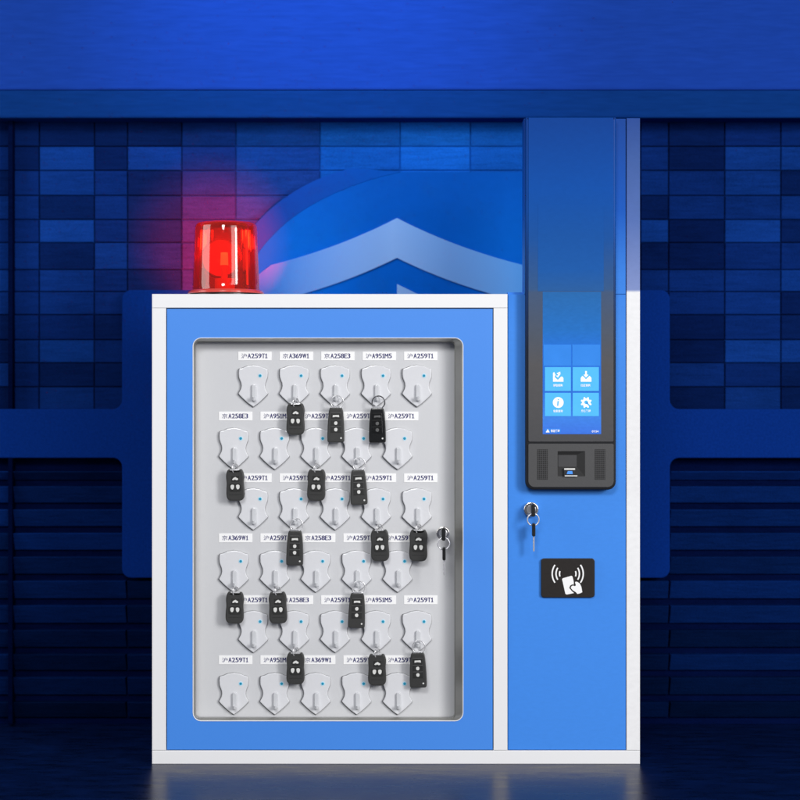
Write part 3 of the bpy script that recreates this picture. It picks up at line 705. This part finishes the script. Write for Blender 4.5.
def fob_parts(kind, black=False):
    body, pad, mark = ('fob_black', 'pad_black', 'mark_dim') if black else ('fob', 'pad', 'mark')
    P_ = []
    if kind == 'A':
        P_.append(mk('fob_body', [F(smooth_poly(oA, 2))], FY, 0, .0035, body, 4))
        P_.append(mk('button_pad', [F(rr(-3.6, 6.5, 4.6, 12.6, .8, 3)), F(rr(-6.2, 14, 6.2, 22.6, 2.4, 4))], FY - .0006, FY + .003, .0006, pad))
        P_.append(mk('trunk_button', [F([(-2.9, 10.6), (-1.6, 8.8), (.6, 7.8), (2.2, 9), (3.1, 9.2), (3.1, 10.8), (1.2, 11), (.5, 10.4), (-.5, 10.4), (-1.2, 11)])], FY - .0014, FY + .001, .0003, mark))
        P_.append(mk('lock_button', [F(smooth_poly([(-4.6, 15.6), (-1.0, 15.4), (-1.0, 18.4), (-2.4, 20.6), (-4.4, 19.4)], 1))], FY - .0014, FY + .001, .0004, mark))
        P_.append(mk('unlock_button', [F(smooth_poly([(4.6, 15.6), (1.0, 15.4), (1.0, 18.4), (2.4, 20.6), (4.4, 19.4)], 1))], FY - .0014, FY + .001, .0004, mark))
        P_.append(mk('seam', [F(rr(-6.2, 25.2, 6.2, 25.8, .2, 2))], FY - .0003, FY + .001, 0, pad))
        b2 = bmesh.new(); torus(b2, (.2 * KF, FY * .5, .6 * KF), 4.6 * KF, .55 * KF, rotz=.95); P_.append(obj('ring', b2, 'steel', smooth=True))
        b2 = bmesh.new(); rod(b2, (-4.4 * KF, FY * .5, -.9 * KF), (4.4 * KF, FY * .5, -.9 * KF), .9 * KF, 10); P_.append(obj('ring_bar', b2, 'steel'))
    else:
        P_.append(mk('fob_body', [F(smooth_poly(oB, 1))], FY, 0, .0028, body, 4))
        P_.append(mk('button_pad', [F([(-4.7, 5.2), (4.7, 5.2), (5.3, 25.2), (-5.3, 25.2)])], FY - .0007, FY + .003, .0006, pad))
        P_.append(mk('panel_line', [F(rr(-5.2, 12, 5.2, 12.45, 0)), F(rr(-5.2, 18.6, 5.2, 19.05, 0)), F([(-4.9, 5.0), (4.9, 5.0), (4.9, 5.5), (-4.9, 5.5)])], FY - .0011, FY + .001, 0, 'mark_dim' if not black else 'pad'))
        P_.append(mk('trunk_button', [F([(-3.2, 9.7), (-3.0, 7.6), (3.0, 7.3), (3.4, 9.6), (0, 9.2)])], FY - .0015, FY + .001, .0003, mark))
        P_.append(mk('lock_button', [F(smooth_poly([(-1.9, 14.4), (.6, 13.4), (1.8, 15), (1.2, 17.2), (-1.4, 17.2)], 1))], FY - .0015, FY + .001, .0004, mark))
        P_.append(mk('unlock_button', [F(smooth_poly([(-1.9, 20.8), (.6, 19.9), (1.8, 21.4), (1.2, 23.8), (-1.4, 23.6)], 1))], FY - .0015, FY + .001, .0004, mark))
        P_.append(mk('release_button', [F([(5.2 + .9 * math.cos(t), 30.4 + .9 * math.sin(t)) for t in [i * math.pi / 5 for i in range(10)]])], FY - .0013, FY + .001, .0003, 'mark'))
        b2 = bmesh.new(); torus(b2, (1.2 * KF, FY * .55, 5.6 * KF), 6.4 * KF, .6 * KF, rotz=.12); P_.append(obj('ring', b2, 'steel_dark' if black else 'steel', smooth=True))
        b2 = bmesh.new(); prism(b2, F(rr(-4.2, -1.6, 4.2, .9, .8, 3)), FY * .8, FY * .2, .0005); P_.append(obj('ring_lug', b2, 'steel'))
    return P_
sets = {'A': fob_parts('A'), 'B': fob_parts('B'), 'K': fob_parts('B', True)}
rown = ['top row', 'second row', 'third row', 'fourth row', 'fifth row', 'bottom row']
fobs = [('A', 0, 1, 295.9, 403.2), ('B', 0, 2, 336, 407.6), ('K', 0, 3, 377.4, 408), ('A', 1, 0, 235.2, 469), ('A', 1, 2, 317, 469), ('B', 1, 3, 357.9, 469.8),
        ('B', 2, 1, 295.3, 530.4), ('A', 2, 3, 379.6, 529.3), ('A', 2, 4, 418.6, 529.3), ('A', 3, 0, 235.2, 591.4), ('A', 3, 1, 277.5, 591.4), ('B', 3, 3, 357.3, 592.8),
        ('A', 4, 1, 295.7, 652), ('A', 4, 3, 377.2, 653.4), ('B', 4, 4, 417.8, 652.3)]
lab = {(0, 1): 'rounded dark grey key fob hanging highest of all, left of two slim fobs', (0, 2): 'dark grey slim key fob just left of the glossy black one',
       (0, 3): 'glossy black slim key fob, the only black one on the hooks',
       (1, 0): 'rounded grey fob by the left edge of the window, upper of two there', (1, 2): 'rounded grey fob hanging next to a slim fob in the second run of keys',
       (1, 3): 'slim grey fob hanging right of a rounded fob in the second run of keys', (2, 1): 'slim grey fob hanging alone in the middle left of the window',
       (2, 3): 'rounded grey fob left of the fob nearest the door lock', (2, 4): 'rounded grey fob hanging nearest to the door lock',
       (3, 0): 'rounded grey fob by the left edge of the window, lower of two there', (3, 1): 'rounded grey fob low on the left, right of the edge fob',
       (3, 3): 'slim grey fob hanging lower centre over a row of number labels', (4, 1): 'rounded grey fob hanging leftmost in the lowest run of keys',
       (4, 3): 'rounded grey fob in the lowest run, left of a slim fob', (4, 4): 'slim grey fob at the bottom right, lowest slim fob of all'}
YK = BY - .0085 - .004          # back of the fobs, clear of the shields
for i, (kd, r_, c_, fx, fy) in enumerate(fobs):
    Yf = YK - .004
    e = thing('car_key', lab[(r_, c_)], 'car key', (PX(fx, Yf), Yf, PZ(fy, Yf)), 'car keys hanging on the shield hooks')
    for p in sets[kd]: placed(p, e, (0, 0, 0))
    e.rotation_euler = (0, random.uniform(-.035, .035), random.uniform(-.08, .08))
for L_ in sets.values():
    for p in L_: bpy.data.objects.remove(p)

# ------------------------------------------------------------------ camera, lights, world
cam = bpy.data.objects.new('camera', bpy.data.cameras.new('camera')); COL.objects.link(cam)
cam.location = (0, -D, CZ); cam.rotation_euler = (math.radians(90), 0, 0)
cam.data.sensor_width = 36; cam.data.lens = 36 * D / (800 * S); cam.data.clip_end = 100; cam.data.dof.use_dof = True; cam.data.dof.focus_distance = D + .01; cam.data.dof.aperture_fstop = 2.4; sc.camera = cam

def area(name, loc, to, sx, sy, power, col=(1, 1, 1)):
    l = bpy.data.lights.new(name, 'AREA'); l.shape = 'ELLIPSE' if 'fill' in name else 'RECTANGLE'; l.size = sx; l.size_y = sy; l.energy = power; l.color = col
    o = bpy.data.objects.new(name, l); COL.objects.link(o); o.location = loc
    o.rotation_euler = (Vector(to) - Vector(loc)).to_track_quat('-Z', 'Y').to_euler(); return o
def spot(name, loc, to, power, deg, blend, col, rad=.01):
    l = bpy.data.lights.new(name, 'SPOT'); l.energy = power; l.spot_size = math.radians(deg); l.spot_blend = blend; l.color = col; l.shadow_soft_size = rad
    o = bpy.data.objects.new(name, l); COL.objects.link(o); o.location = loc
    o.rotation_euler = (Vector(to) - Vector(loc)).to_track_quat('-Z', 'Y').to_euler(); return o
area('key_softbox', (4.6, -5.2, 2.6), (0, 0, .75), 1.5, 2.2, 252, (1, .985, .97))
area('fill_softbox', (-1.0, -6.4, 4.2), (0, 0, .7), 2.6, 1.6, 195)
area('wide_softbox', (3.4, -5.6, 2.6), (-.2, 0, 1.0), 3.6, 3.2, 125, (1, .99, .98))
area('left_strip', (-2.9, -.7, 1.7), (-.43, .1, 1.25), 1.1, 2.2, 26)
spot('added_fascia_wash', (-.25, -.75, 2.75), (-.22, .52, 2.12), 105, 60, 1.0, (.40, .66, 1))  # unseen spot added to brighten the fascia from above
spot('added_wall_wash', (.12, -.5, 2.35), (.05, .6, 1.30), 4, 48, 1.0, (.35, .62, 1))  # unseen spot added to lift the column's shadow on wall and emblem
spot('beacon_halo_outer', (X(228), by_ + .04, bz(253)), (PX(219, YW), YW, PZ(244, YW)), 95, 56, .5, (1, .02, .01))  # added spot throwing the beacon's outer halo onto the wall
spot('beacon_halo_inner', (X(228), by_ + .04, bz(253)), (PX(219, YW), YW, PZ(246, YW)), 100, 46, .55, (1, .02, .01))  # second added spot, for the inner halo disc
l = bpy.data.lights.new('beacon_lamp', 'POINT'); l.energy = .16; l.color = (1, .09, .04); l.shadow_soft_size = .01
o = bpy.data.objects.new('beacon_lamp', l); COL.objects.link(o); o.location = (bx_, by_ - .055, bz(245))

w = bpy.data.worlds.new('World'); sc.world = w; w.use_nodes = True
w.node_tree.nodes['Background'].inputs[0].default_value = (.75, .82, 1, 1); w.node_tree.nodes['Background'].inputs[1].default_value = .16
sc.view_settings.view_transform = 'Standard'; sc.view_settings.look = 'None'; sc.view_settings.exposure = 0
sc.render.engine = 'CYCLES'; sc.cycles.use_denoising = True
sc.cycles.transparent_max_bounces = 12
